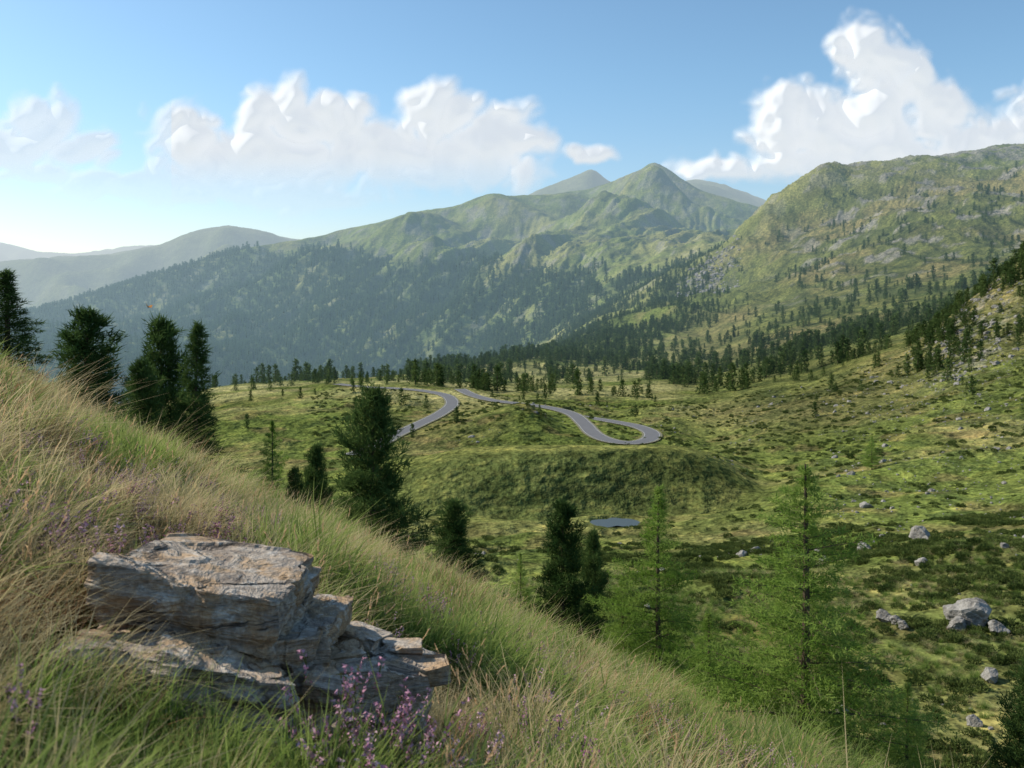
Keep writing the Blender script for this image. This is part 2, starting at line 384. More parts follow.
# ------------------------------------------------------------------ conifers
mbark,t,o=material('bark'); g=t.n('ShaderNodeNewGeometry')
nn=t.noise(g.outputs['Position'],9,4,.7)
t.l(diffuse(t,t.mix(nn,(.05,.038,.028),(.17,.13,.10)),t.bump(nn,.8,.03)),o.inputs[0])
m_pine=foliage_mat('pine_needles',(.034,.072,.020),(.10,.16,.046),.3)
m_larch=foliage_mat('larch_needles',(.15,.25,.04),(.30,.40,.10),.55)
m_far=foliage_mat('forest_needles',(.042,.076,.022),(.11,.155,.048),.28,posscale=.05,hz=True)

def tube(pts,rads,sides=7):
    V=[];Fx=[]
    for i,(p,r) in enumerate(zip(pts,rads)):
        for j in range(sides):
            a=2*math.pi*j/sides; V.append((p[0]+r*math.cos(a),p[1]+r*math.sin(a),p[2]))
    for i in range(len(pts)-1):
        for j in range(sides):
            a=i*sides+j;b=i*sides+(j+1)%sides;c=b+sides;d=a+sides
            Fx+= [(a,b,c),(a,c,d)]
    return np.array(V),np.array(Fx)
def limb(p,q,r0,r1):
    p=np.array(p);q=np.array(q);d=q-p;d/=np.linalg.norm(d)+1e-9
    u=np.cross(d,[0.1,0.2,1]);u/=np.linalg.norm(u)+1e-9;v=np.cross(d,u)
    V=[];
    for c,r in((p,r0),(q,r1)):
        for j in range(3):
            a=2*math.pi*j/3; V.append(c+r*(u*math.cos(a)+v*math.sin(a)))
    Fx=[]
    for j in range(3):
        a=j;b=(j+1)%3; Fx+=[(a,b,b+3),(a,b+3,a+3)]
    return np.array(V),np.array(Fx)
def blades(Cn,A,m,ln,w,spread,rng):
    n=len(Cn); Cn=np.repeat(Cn,m,0); A=np.repeat(A,m,0)
    Dv=A+rng.normal(0,spread,(n*m,3)); Dv/=np.linalg.norm(Dv,axis=1,keepdims=True)+1e-9
    S=np.cross(Dv,rng.normal(0,1,(n*m,3))); S/=np.linalg.norm(S,axis=1,keepdims=True)+1e-9
    L=ln*rng.uniform(.6,1.2,(n*m,1)); Wd=w*rng.uniform(.7,1.2,(n*m,1))
    base=Cn+rng.normal(0,.25*ln,(n*m,3))
    a=base-S*Wd*.5; b=base+S*Wd*.5; c=base+Dv*L
    V=np.stack([a,b,c],1).reshape(-1,3); return V,np.arange(n*m*3).reshape(-1,3)
def conifer(name,seed,Ht,R,nb,prof,up,droop,tl,tw,m,step,mat,cb=.06,twigs=True,trunk=.035,spread=.6,limbs=True,lat=.38,irregular=.22):
    rng=np.random.default_rng(seed)
    Vs=[];Fs=[];M=[];k=0
    def add(V,Fx,mi):
        nonlocal k
        Vs.append(V);Fs.append(Fx+k);M.extend([mi]*len(Fx));k+=len(V)
    zs=np.linspace(0,1,9); bend=rng.normal(0,.012,2)*Ht
    tp=[(bend[0]*math.sin(z*3),bend[1]*math.sin(z*2.5),z*Ht) for z in zs]
    add(*tube(tp,[trunk*Ht*(1-z)**.8*.5+.002*Ht for z in zs],7 if limbs else 4),0)
    Cs=[];As=[]
    gap=rng.uniform(0,2*np.pi,6)
    for i in range(nb):
        f=cb+(1-cb)*((i+rng.random())/nb)
        az=i*2.399+rng.normal(0,.35)
        irr=1+irregular*math.sin(az*2+f*9+gap[0])+irregular*.7*math.sin(az*3-f*17+gap[1])
        L=R*prof(f)*irr*rng.uniform(.62,1.18)
        if L<.02*R: L=.02*R
        el=up*(.25+.9*f)+rng.normal(0,.10)
        org=np.array([bend[0]*math.sin(f*3),bend[1]*math.sin(f*2.5),f*Ht*.985])
        d=np.array([math.cos(az)*math.cos(el),math.sin(az)*math.cos(el),math.sin(el)])
        def pt(s): return org+d*L*s+np.array([0,0,-droop*L*s*s*(1-f*.6)+.25*droop*L*max(0,s-.6)])
        if limbs and L>.15*R:
            q0=pt(0);r0=.010*L+.003
            for s in(.5,1.0):
                q1=pt(s); add(*limb(q0,q1,r0,r0*.5),0); q0=q1;r0*=.5
        ns=max(2,int(L/step)); side=np.array([-math.sin(az),math.cos(az),0])
        for j in range(ns):
            s=(j+.6+rng.uniform(-.3,.3))/ns
            if s<.12 and f<.85: continue
            p=pt(min(s,1)); Cs.append(p); As.append(d*.8+[0,0,.35])
            if twigs:
                wl=L*lat*(1-.75*s)*rng.uniform(.5,1.1)
                for sg in(-1,1):
                    nt_=max(1,int(wl/step))
                    for q in range(nt_):
                        ww=wl*(q+1)/nt_
                        Cs.append(p+side*sg*ww+d*ww*.5+np.array([0,0,-droop*.4*ww+rng.normal(0,.1)*ww])); As.append(side*sg*.6+d*.6+[0,0,.25])
    Cs.append(np.array([tp[-1][0],tp[-1][1],Ht*.985])); As.append(np.array([0,0,1.5]))
    V,Fx=blades(np.array(Cs),np.array(As),m,tl,tw,spread,rng); add(V,Fx,1)
    return fast_mesh(name,np.vstack(Vs),np.vstack(Fs),[mbark,mat],M)
pprof=lambda f:(1-f)**.58*(min(1,.62+f*1.8))+.05
sprof=lambda f:(1-f)**.85+.02
lprof=lambda f:(1-f)**.88*(min(1,.50+f*2.0))*1.12+.02
PINES=[conifer('pine_mesh%d'%i,20+i,5.,1.30+.12*i,105,pprof,.75,.05,.22,.034,11,.16,m_pine,irregular=.22) for i in range(3)]
SPRUCE=[conifer('spruce_mesh',40,7.0,1.55,160,sprof,.12,.25,.22,.034,10,.17,m_pine)]
LARCH=[conifer('larch_mesh%d'%i,50+i,5.0,1.35,122,lprof,.35,.12,.10,.017,9,.095,m_larch,cb=.10,spread=1.1,trunk=.026,lat=.42,irregular=.38) for i in range(3)]
SMALL=[conifer('far_conifer%d'%i,60+i,1.0,.24+.04*i,34,sprof if i<2 else pprof,.15,.2,.15,.07,3,.10,m_far,twigs=False,limbs=False,spread=.5,cb=.03) for i in range(3)]
def tree(kind,b,d,top,wid=None,var=0):
    x=b/K*d; y=d; z=float(H(np.array([x]),np.array([y]))[0])
    me={'pine':PINES,'larch':LARCH,'spruce':SPRUCE}[kind]; me=me[var%len(me)]
    hm={'pine':5,'larch':5,'spruce':7}[kind]; rm={'pine':1.12,'larch':1.15,'spruce':1.25}[kind]
    ht=top/K*d-z+.1
    o=obj({'pine':'pine_tree','larch':'larch_tree','spruce':'spruce_tree'}[kind],me,loc=(x,y,z-.1))
    s=ht/hm; w=(wid/K*d*.5/rm) if wid else s
    o.scale=(w,w,s); o.rotation_euler=(0,0,random.uniform(0,6.28))
tree('spruce',-508,34,20,88)
tree('pine',-423,44,-22,104,0)
tree('pine',-352,46,-32,90,1)
tree('spruce',-314,43,-32,74)
tree('pine',-372,40,-72,56,2)
tree('larch',-240,45,-130,54,0)
tree('pine',-196,46,-158,48,1)
tree('pine',-218,43,-180,34,2)
tree('pine',-137,34,-101,84,2)
tree('pine',-57,28,-212,62,1)
tree('pine',52,31,-214,66,0)
tree('pine',82,36,-244,42,1)
tree('larch',8,30,-262,34,1)
tree('larch',148,27,-194,108,1)
tree('larch',112,29,-285,80,2)
tree('larch',292,16.5,-174,186,0)
tree('larch',196,22,-322,86,2)
tree('larch',396,17,-392,74,1)
tree('pine',516,15,-372,76,1)
tree('larch',360,185,-146,20,0)
tree('larch',-190,38,-215,36,0)

def scatter(n,bmin,bmax,dmin,dmax):
    u=RNG.random(n); d=np.sqrt(dmin**2+u*(dmax**2-dmin**2)); b=RNG.uniform(bmin,bmax,n)
    return b/K*d,d,b
pts=[];sc=[]
for n,b0,b1,d0,d1,h0,h1 in ((60000,-620,330,2250,4700,15,26),(34000,-300,620,380,2300,5.5,12)):
    fx,fy,fb=scatter(n,b0,b1,d0,d1); fz=H(fx,fy)
    m=forest_mask(fx,fy,fz,fb,fy)*(.85 if d0>2000 else .95)
    dr=np.hypot(fx[:,None]-ROADS[None,::6,0],fy[:,None]-ROADS[None,::6,1]).min(1) if d0<2000 else np.full(n,99.)
    keep=(RNG.random(n)<m)&(dr>9)
    pts.append(np.c_[fx,fy,fz-.4][keep]); sc.append(RNG.uniform(h0,h1,keep.sum())*(.65+.7*RNG.random(keep.sum())))
fx,fy,fb=scatter(1700,-280,560,230,1100); fz=H(fx,fy)
dr=np.hypot(fx[:,None]-ROADS[None,::4,0],fy[:,None]-ROADS[None,::4,1]).min(1)
keep=(fbm(fx/60,fy/60,2,201)>-.02)&(dr>7)&(RNG.random(len(fx))<.6)&~((fy<290)&(fb<330))
pts.append(np.c_[fx,fy,fz-.2][keep]); sc.append(RNG.uniform(2.,7.5,keep.sum()))
fx,fy,fb=scatter(900,395,600,330,520); fz=H(fx,fy); keep=(fbm(fx/25,fy/25,2,203)>.0)
pts.append(np.c_[fx,fy,fz-.2][keep]); sc.append(RNG.uniform(2.,8.,keep.sum()))
pts=np.vstack(pts);sc=np.concatenate(sc); which=RNG.integers(0,3,len(pts))
print('forest',len(pts))
for i in range(3):
    instancer('distant_forest',SMALL[i],pts[which==i],sc[which==i])

# ------------------------------------------------------------------ shrubs
m_shrub=foliage_mat('shrub_leaves',(.050,.080,.022),(.145,.18,.052),.25,posscale=.4)
def shrub(name,seed,n,flat):
    rng=np.random.default_rng(seed); v=rng.normal(0,1,(n,3)); v[:,2]=np.abs(v[:,2]); v/=np.linalg.norm(v,axis=1,keepdims=True)
    lob=1+.25*np.sin(v[:,0]*5+seed)*np.cos(v[:,1]*4)
    Cn=v*[.5,.5,flat]*lob[:,None]*rng.uniform(.75,1,(n,1))
    V,Fx=blades(Cn,v+[0,0,.5],4,.14,.07,.5,rng)
    return fast_mesh(name,V,Fx,[m_shrub])
SH=[shrub('shrub%d'%i,80+i,110,.32) for i in range(2)]
fx,fy,fb=scatter(11000,-200,620,60,420)
f2,g2,h2=scatter(6500,60,620,36,120)
fx=np.r_[fx,f2];fy=np.r_[fy,g2];fb=np.r_[fb,h2]; fz=H(fx,fy)
pn=fbm(fx/11,fy/11,3,211)+.4*fbm(fx/50,fy/50,2,213)+RNG.normal(0,.16,len(fx))
dr=np.hypot(fx[:,None]-ROADS[None,::4,0],fy[:,None]-ROADS[None,::4,1]).min(1)
knm=knoll(fb,fy,1.2)
keep=(pn>np.where(fy<120,.0,.12))&(dr>6)&(np.hypot(fx-POND[0],fy-POND[1])>9)&(RNG.random(len(fx))>knm*1.3)
fx,fy,fz=fx[keep],fy[keep],fz[keep]
s=RNG.uniform(.3,1.4,len(fx))*(1+.4*(fy>150))
w=RNG.random(len(fx))<.5
instancer('heath_shrubs',SH[0],np.c_[fx,fy,fz-.06][w],s[w],.15); instancer('heath_shrubs',SH[1],np.c_[fx,fy,fz-.06][~w],s[~w],.15)

# ------------------------------------------------------------------ rocks
mr,t,o=material('schist_rock'); g=t.n('ShaderNodeNewGeometry'); pos=g.outputs['Position']
mp_=t.n('ShaderNodeMapping'); t.l(pos,mp_.inputs[0]); mp_.inputs['Rotation'].default_value=(.12,-.25,0); mp_.inputs['Scale'].default_value=(1.2,1.2,16)
s1=t.noise(mp_.outputs[0],2.2,5,.65,dist=.4); s2=t.noise(pos,3.5,5,.7); s3=t.noise(pos,40,3,.7); s4=t.noise(pos,9,4,.7)
c=t.mix(t.ramp(s1,.35,.65),(.27,.215,.17),(.53,.46,.38))
c=t.mix(t.ramp(s2,.46,.60,0,.8),c,(.47,.31,.17))
c=t.mix(t.ramp(s4,.52,.64,0,.8),c,(.60,.55,.48))
c=t.mix(t.ramp(s3,.35,.7),c,t.mix(1.,c,(.6,.6,.6),'MULTIPLY'))
c=t.mix(t.ramp(s1,.33,.40,1,0),c,(.05,.040,.032))
hh=t.math('ADD',t.math('MULTIPLY',s1,.06),t.math('ADD',t.math('MULTIPLY',s4,.025),t.math('MULTIPLY',s3,.006)))
principled(t,o,c,.85,t.bump(hh,.95,1.),.2)
mb,t,o=material('boulder_rock'); g=t.n('ShaderNodeNewGeometry'); pos=g.outputs['Position']
s1=t.noise(pos,.9,5,.7); s2=t.noise(pos,6,4,.7)
c=t.mix(t.ramp(s1,.3,.7),(.13,.12,.105),(.34,.325,.30)); c=t.mix(t.ramp(s2,.5,.7,0,.6),c,(.44,.42,.39)); c=t.mix(t.ramp(s2,.3,.42,.7,0),c,(.06,.06,.045))
painted_haze(mb,t,pos,diffuse(t,c,t.bump(t.math('ADD',s1,t.math('MULTIPLY',s2,.3)),.8,.3)),o)
import bmesh
def block(name,top,down,n,parent,seed,amp=.03,strata=.03):
    bm=bmesh.new(); bmesh.ops.create_cube(bm,size=1.0)
    bmesh.ops.subdivide_edges(bm,edges=bm.edges[:],cuts=n,use_grid_fill=True)
    T=[Vector(p) for p in top]; Bt=[Vector(p)+Vector(q) for p,q in zip(top,down)]
    cen=sum(T+Bt,Vector())/8; sd=Vector((seed*3.1,seed*1.7,0))
    for v in bm.verts:
        u,w,q=v.co.x+.5,v.co.y+.5,v.co.z+.5
        tp=T[0]*(1-u)*(1-w)+T[1]*u*(1-w)+T[2]*u*w+T[3]*(1-u)*w
        bt=Bt[0]*(1-u)*(1-w)+Bt[1]*u*(1-w)+Bt[2]*u*w+Bt[3]*(1-u)*w
        p=bt*(1-q)+tp*q
        edge=max(abs(v.co.x),abs(v.co.y))*2
        hv=(p-cen); hv.z=0
        if hv.length>0: hv.normalize()
        zl=(p.z+.25*p.x-.12*p.y)
        led=mnoise.noise(Vector((p.x*1.3,p.y*1.3,zl*26))+sd)
        led=math.floor(led*5)/5
        ang=mnoise.noise(Vector((p.x*4.5,p.y*4.5,seed*2.))); ang=math.floor(ang*4)/4
        cr=mnoise.noise(p*3.2+sd); crk=-max(0,.10-abs(cr))*.4
        p=p+hv*((led*strata+ang*strata*1.2)*edge+crk*.6)+ (p-cen).normalized()*(amp*mnoise.fractal(p*4+sd,1,2,4)+crk*.3)
        ex=max(0,abs(v.co.x)*2-.85)+max(0,abs(v.co.y)*2-.85)+max(0,abs(v.co.z)*2-.85)
        p=p+(cen-p)*max(0,ex-.15)*.25*(.7+.6*mnoise.noise(p*6+sd))
        if q>.9:
            st=mnoise.noise(Vector((p.x*2.2+p.y*3.0,p.y*1.2-p.x*.6,seed*5.3)))
            p.z+=math.floor(st*6)/6*.06
        v.co=p
    me=bpy.data.meshes.new(name); bm.to_mesh(me); bm.free(); me.materials.append(mr)
    return obj(name,me,parent=parent)
rock=bpy.data.objects.new('rock_outcrop',None); scene.collection.objects.link(rock)
def blk(name,pts,dz,n,seed,amp=.02,strata=.03):
    top=[P(*p) for p in pts]
    dn=[(.05,-.03,-dz),(-.03,-.03,-dz),(-.02,.04,-dz),(.04,.04,-dz)]
    block(name,top,dn,n,rock,seed,amp,strata)
blk('main_slab',[(-432,-272,3.0),(-225,-308,3.1),(-192,-258,3.7),(-335,-240,3.8)],.20,44,1)
blk('base_slab',[(-415,-338,3.05),(-250,-350,3.15),(-210,-305,3.5),(-400,-303,3.4)],.35,34,8)
blk('middle_slab',[(-290,-355,3.05),(-190,-343,3.2),(-158,-308,3.8),(-240,-300,3.7)],.12,32,2)
blk('right_slab',[(-262,-390,3.05),(-92,-382,3.4),(-70,-358,3.95),(-190,-334,3.85)],.14,36,3)
blk('right_under_slab',[(-240,-414,3.0),(-90,-410,3.4),(-76,-382,3.9),(-190,-368,3.8)],.25,26,9)
blk('lower_left_slab',[(-465,-360,2.7),(-330,-372,2.75),(-295,-338,3.1),(-430,-338,3.05)],.16,32,4)
blk('lower_middle_slab',[(-370,-378,2.75),(-215,-392,2.9),(-222,-352,3.25),(-345,-342,3.0)],.24,32,5)
blk('cap_stone',[(-245,-292,3.4),(-200,-296,3.45),(-190,-274,3.7),(-232,-270,3.7)],.10,12,6,.012,.01)
ST=[(-150,-341,3.75,66),(-200,-328,3.65,54),(-112,-355,3.7,50),(-84,-368,3.6,46),(-236,-325,3.5,44),(-268,-341,3.2,60),(-212,-360,3.25,60),(-150,-370,3.3,56),(-310,-355,3.0,50),(-108,-380,3.4,50),(-180,-386,3.1,52),(-250,-377,2.95,46),(-170,-353,3.5,50),(-360,-353,2.95,54)]
for i in range(46):
    if i<len(ST): b,e,d,w=ST[i]; x0,y0,z0=P(b,e,d)
    else:
        b=random.uniform(-410,-70); e=-330-(b+430)*.12-random.uniform(0,75); d=random.uniform(2.8,3.5); w=random.uniform(10,36)
        x0,y0,z0=P(b,e,d); z0=min(z0,float(H(np.array([x0]),np.array([y0]))[0])+.22)
    a=random.uniform(-.5,.5); s=w/K*d*.5; q=s*random.uniform(.5,.9); ca,sa=math.cos(a),math.sin(a); tx=random.uniform(-.25,.15); ty=random.uniform(-.2,.3)
    top=[(x0+px*ca-py*sa,y0+px*sa+py*ca,z0+tx*px+ty*py+random.uniform(-.01,.01)) for px,py in((-s,-q),(s,-q*.8),(s*.8,q),(-s*.9,q*1.1))]
    block('stone_%d'%i,top,[(0,0,-s*1.0)]*4,9,rock,10+i,.012,.012)

def boulder(name,seed,n=3):
    bm=bmesh.new(); bmesh.ops.create_icosphere(bm,subdivisions=n,radius=.5)
    rng=random.Random(seed); pl=[(Vector((rng.gauss(0,1),rng.gauss(0,1),rng.gauss(0,1))).normalized(),rng.uniform(.27,.42)) for _ in range(9)]
    for v in bm.verts:
        p=v.co.copy()
        for nrm,dd in pl:
            k=p.dot(nrm)
            if k>dd: p-=nrm*(k-dd)*.92
        p+=p.normalized()*.06*mnoise.fractal(p*4+Vector((seed,0,0)),1,2,3); p.z*=.75
        v.co=p
    me=bpy.data.meshes.new(name); bm.to_mesh(me); bm.free(); me.materials.append(mb); return me
BO=[boulder('boulder%d'%i,i+3) for i in range(3)]
BH=boulder('boulder_big',12,5)
for b,d,s in ((458,62,3.4),(446,61,1.6),(372,64,1.4),(385,63,1.1),(392,62,1.0),(408,95,2.6),(352,98,1.8),(98,44,2.2),(84,45,1.6),(312,92,1.4),(478,52,1.2),(462,45,.9),(330,47,.9),(485,60,1.5),(410,80,1.3)):
    x0=b/K*d; z0=float(H(np.array([x0]),np.array([d*1.]))[0])
    o_=obj('boulder',BH,loc=(x0,d,z0+s*.18)); o_.scale=(s,s*.9,s); o_.rotation_euler=(random.uniform(-.3,.3),random.uniform(-.3,.3),random.uniform(0,6))
fx,fy,fb=scatter(14000,-60,620,40,420); fz=H(fx,fy)
rn=fbm(fx/22,fy/22,3,221)+.45*sstep(250,400,fb)-.1*(fy<50); keep=(rn>.22)&(RNG.random(len(fx))<.55)&(np.hypot(fx-POND[0],fy-POND[1])>7)&(RNG.random(len(fx))>knoll(fb,fy,1.2)*1.2)
fx,fy,fz=fx[keep],fy[keep],fz[keep]; s=.18+RNG.pareto(2.4,len(fx))*.28; s=np.clip(s,.15,2.2); w=RNG.integers(0,3,len(fx))
for i in range(3): instancer('scattered_rocks',BO[i],np.c_[fx,fy,fz+.02][w==i],s[w==i],.4)
fx,fy,fb=scatter(4200,385,535,290,450); fz=H(fx,fy); keep=(np.exp(-(((fb-458)/38)**2+((fy-370)/60)**2))>RNG.random(len(fx)))&(fbm(fx/8,fy/8,2,225)>-.02)
instancer('scree',BO[0],np.c_[fx,fy,fz][keep],np.clip(RNG.pareto(2.2,keep.sum())*.7+.4,.4,2.8),.4)
fx,fy,fb=scatter(3000,160,230,1550,1850); fz=H(fx,fy); keep=(np.exp(-(((fb-195)/22)**2+((fy-1700)/90)**2))>RNG.random(len(fx)))
instancer('crag_rocks',BO[1],np.c_[fx,fy,fz][keep],np.clip(RNG.pareto(2.5,keep.sum())*3+2,2,9),.4)

# ------------------------------------------------------------------ grass
def tuft(name,seed,n,h,r,w,lean,mat,seedhead=False):
    rng=np.random.default_rng(seed)
    a=rng.uniform(0,2*np.pi,n); rr=r*np.sqrt(rng.random(n)); bx=rr*np.cos(a); by=rr*np.sin(a)
    a2=a+rng.normal(0,.8,n); ln=lean*rng.uniform(.2,1.4,n); hh=h*rng.uniform(.35,1.1,n)
    tt=[0,.35,.7,1.0]; V=np.zeros((n,7,3)); tv=np.zeros((n,7)); sx,sy=-np.sin(a2),np.cos(a2)
    for i,t_ in enumerate(tt):
        px=bx+np.cos(a2)*ln*hh*t_**1.8; py=by+np.sin(a2)*ln*hh*t_**1.8; pz=hh*(t_-.35*ln*t_**2.5)
        ww=w*(1-t_)**.6*.5
        if i<3:
            V[:,2*i]=np.c_[px-sx*ww,py-sy*ww,pz]; V[:,2*i+1]=np.c_[px+sx*ww,py+sy*ww,pz]; tv[:,2*i]=tv[:,2*i+1]=t_
        else: V[:,6]=np.c_[px,py,pz]; tv[:,6]=1
    f=[]
    for i in range(2): f+=[(2*i,2*i+1,2*i+3),(2*i,2*i+3,2*i+2)]
    f.append((4,5,6)); f=np.array(f)
    Fx=(np.arange(n)[:,None,None]*7+f[None]).reshape(-1,3); V=V.reshape(-1,3); tv=tv.ravel()
    if seedhead:
        k=len(V); ex=[];ef=[]
        for i in range(n):
            tip=V[i*7+6]; pr=V[i*7+4]; dr_=tip-pr; L=np.linalg.norm(dr_)+1e-6; dr_=dr_/L
            for j in range(16):
                c0=tip-dr_*.12*h*(j/16.); o1=rng.normal(0,1,3); o1/=np.linalg.norm(o1); o1=o1*.5+dr_
                o2=np.cross(o1,rng.normal(0,1,3)); o2/=np.linalg.norm(o2)
                b0=len(ex); ex+=[c0-o2*.003,c0+o2*.003,c0+o1*.018]; ef.append((k+b0,k+b0+1,k+b0+2))
        V=np.vstack([V,np.array(ex)]); Fx=np.vstack([Fx,np.array(ef)]); tv=np.r_[tv,np.ones(len(ex))]
    return fast_mesh(name,V,Fx,[mat],attrs={'t':('FLOAT',tv)})
mg1=foliage_mat('grass_green',(.050,.115,.018),(.14,.235,.040),.5,(.33,.40,.12))
mg2=foliage_mat('grass_straw',(.15,.17,.055),(.38,.33,.15),.5,(.74,.61,.36))
mg3=foliage_mat('grass_stalks',(.38,.28,.14),(.55,.42,.24),.45,(.68,.48,.28))
mg4=foliage_mat('grass_brown',(.10,.065,.03),(.25,.14,.065),.4,(.46,.29,.15))
TG=[tuft('tuft_green%d'%i,i,120,.31,.12,.0065,.8,mg1) for i in range(3)]
TS=[tuft('tuft_straw%d'%i,10+i,125,.36,.10,.0042,1.0,mg2) for i in range(3)]
TB=[tuft('tuft_brown%d'%i,15+i,90,.24,.13,.005,1.1,mg4) for i in range(1)]
TK=[tuft('tuft_stalk%d'%i,20+i,6,.58,.10,.003,.4,mg3,True) for i in range(2)]
RC=[(P(*p)[0],P(*p)[1],r) for p,r in (((-370,-300,3.35),.26),((-290,-300,3.45),.30),((-225,-290,3.55),.28),((-240,-330,3.4),.28),((-150,-350,3.6),.30),((-100,-360,3.75),.26),((-210,-350,3.4),.25),((-390,-350,2.95),.22),((-330,-350,2.95),.22),((-270,-360,3.05),.22),((-200,-375,3.2),.2),((-430,-350,2.85),.15),((-400,-300,3.2),.2),((-140,-370,3.35),.18))]
def near_rock(x,y,pad=0.):
    k=np.zeros(x.shape,bool)
    for cx,cy,r in RC: k|=np.hypot(x-cx,y-cy)<r+pad
    return k
def fscat(n,d0,d1,b0=-640,b1=600):
    u=RNG.random(n); d=np.sqrt(d0**2+u*(d1**2-d0**2)); b=RNG.uniform(b0,b1,n); return b/K*d,d,b
gx,gy=[],[]
for n,d0,d1 in ((460,1.0,2.6),(2000,2.6,6.5),(3000,6.5,14),(2600,14,23)):
    a,b_,_=fscat(n,d0,d1); gx.append(a);gy.append(b_)
gx=np.concatenate(gx);gy=np.concatenate(gy)
F_=H(gx,gy)
keep=~near_rock(gx,gy,.03); gx,gy,F_=gx[keep],gy[keep],F_[keep]
pn=fbm(gx/1.4,gy/1.4,3,301)+.35*perlin(gx/5,gy/5,303)+RNG.normal(0,.09,len(gx))
kind=np.where(pn>.12,1,0); kind=np.where((RNG.random(len(gx))<.12+.3*(fbm(gx/1.9,gy/1.9,2,307)>.18)),2,kind)
s=RNG.uniform(.5,1.3,len(gx))*(1.05+1.1*fbm(gx/1.1,gy/1.1,2,305))
s=np.where(gy>6,s*1.15,s)
fr=near_rock(gx,gy+.22,.02)|near_rock(gx,gy+.45,.0)|near_rock(gx,gy+.7,-.06); s=np.where(fr,s*.66,s)
s=np.where(gy<2.2,s*.75,s)
w=RNG.integers(0,3,len(gx)); pg=np.c_[gx,gy,F_-.02]
for i in range(3):
    m=(kind==1)&(w==i); instancer('meadow_grass',TS[i],pg[m],s[m],.25)
    m=(kind==0)&(w==i); instancer('meadow_grass',TG[i],pg[m],s[m],.25)
m=kind==2; instancer('meadow_grass',TB[0],pg[m],s[m],.25)
kx,ky,_=fscat(2400,2.3,20); k=~near_rock(kx,ky+.3,.1)&~near_rock(kx,ky,.05)&~near_rock(kx,ky+.8,.0); kx,ky=kx[k],ky[k]; kz=H(kx,ky); w=RNG.integers(0,2,len(kx))
for i in range(2): instancer('grass_stalks',TK[i],np.c_[kx,ky,kz][w==i],RNG.uniform(.6,1.15,(w==i).sum()),.15)
vx,vy,vb=scatter(6000,0,640,32,90); vz=H(vx,vy); pn=fbm(vx/6,vy/6,3,311); k=pn>-.1
vx,vy,vz=vx[k],vy[k],vz[k]; w=RNG.integers(0,2,len(vx))
instancer('valley_tussocks',TG[0],np.c_[vx,vy,vz-.03][w==0],RNG.uniform(.9,2.0,(w==0).sum()),.2)
instancer('valley_tussocks',TS[0],np.c_[vx,vy,vz-.03][w==1],RNG.uniform(.7,1.5,(w==1).sum()),.2)
mh,t,o=material('heather_flower'); oi=t.n('ShaderNodeObjectInfo')
t.l(diffuse(t,t.mix(oi.outputs['Random'],(.42,.19,.29),(.62,.42,.50))),o.inputs[0])
mhs=foliage_mat('heather_leaf',(.05,.07,.02),(.10,.10,.04),.2)
def heather(seed):
    rng=np.random.default_rng(seed); Cs=[];As=[];Cf=[];Af=[]
    for i in range(14):
        a=rng.uniform(0,6.28); h=rng.uniform(.10,.24); r=rng.uniform(.02,.14)
        tipx=np.array([math.cos(a)*r,math.sin(a)*r,h])
        for j in range(10): Cs.append(tipx*(j/10.));As.append([0,0,1])
        for j in range(5): Cf.append(tipx*(1-.06*j)); Af.append(rng.normal(0,1,3)*.3)
    V1,F1=blades(np.array(Cs),np.array(As,float),3,.02,.004,.8,rng); V2,F2=blades(np.array(Cf),np.array(Af),4,.010,.007,1.,rng)
    return fast_mesh('heather_mesh',np.vstack([V1,V2]),np.vstack([F1,F2+len(V1)]),[mhs,mh],[0]*len(F1)+[1]*len(F2))
hx,hy,hb=fscat(1000,1.9,9); k=(fbm(hx/.9,hy/.9,2,325)>.02)&~near_rock(hx,hy,.02)&~near_rock(hx,hy+.4,0); hx,hy=hx[k],hy[k]
instancer('heather',heather(5),np.c_[hx,hy,H(hx,hy)+.07],RNG.uniform(.8,1.5,len(hx)),.2)

# small orange butterfly in flight over the slope
mbf,t,o=material('butterfly_wing'); t.l(diffuse(t,(.55,.24,.07,1)),o.inputs[0])
mbb,t,o=material('butterfly_body'); t.l(diffuse(t,(.05,.035,.02,1)),o.inputs[0])
bv=[];bf=[];bm_=[]
for sg in(-1,1):
    k=len(bv); bv+=[(0,.004,0),(sg*.010,.012,.007),(sg*.015,.007,.011),(sg*.011,0,.008),(sg*.012,-.007,.008),(sg*.006,-.010,.004),(0,-.004,0)]
    bf+=[(k,k+1,k+3),(k+1,k+2,k+3),(k,k+3,k+6),(k+3,k+4,k+5),(k+3,k+5,k+6)]; bm_+=[0]*5
tv_,tf_=tube([(0,0,-.009),(0,0,-.004),(0,0,.004),(0,0,.009)],[.0006,.0014,.0018,.0008],6)
k=len(bv); bv+=[(p[0],p[2],p[1]) for p in tv_]; bf+=[tuple(int(q)+k for q in f_) for f_ in tf_]; bm_+=[1]*len(tf_)
bo=obj('butterfly',fast_mesh('butterfly',bv,bf,[mbf,mbb],bm_),loc=(-1.40,3.5,-.065)); bo.rotation_euler=(.5,.4,.7)

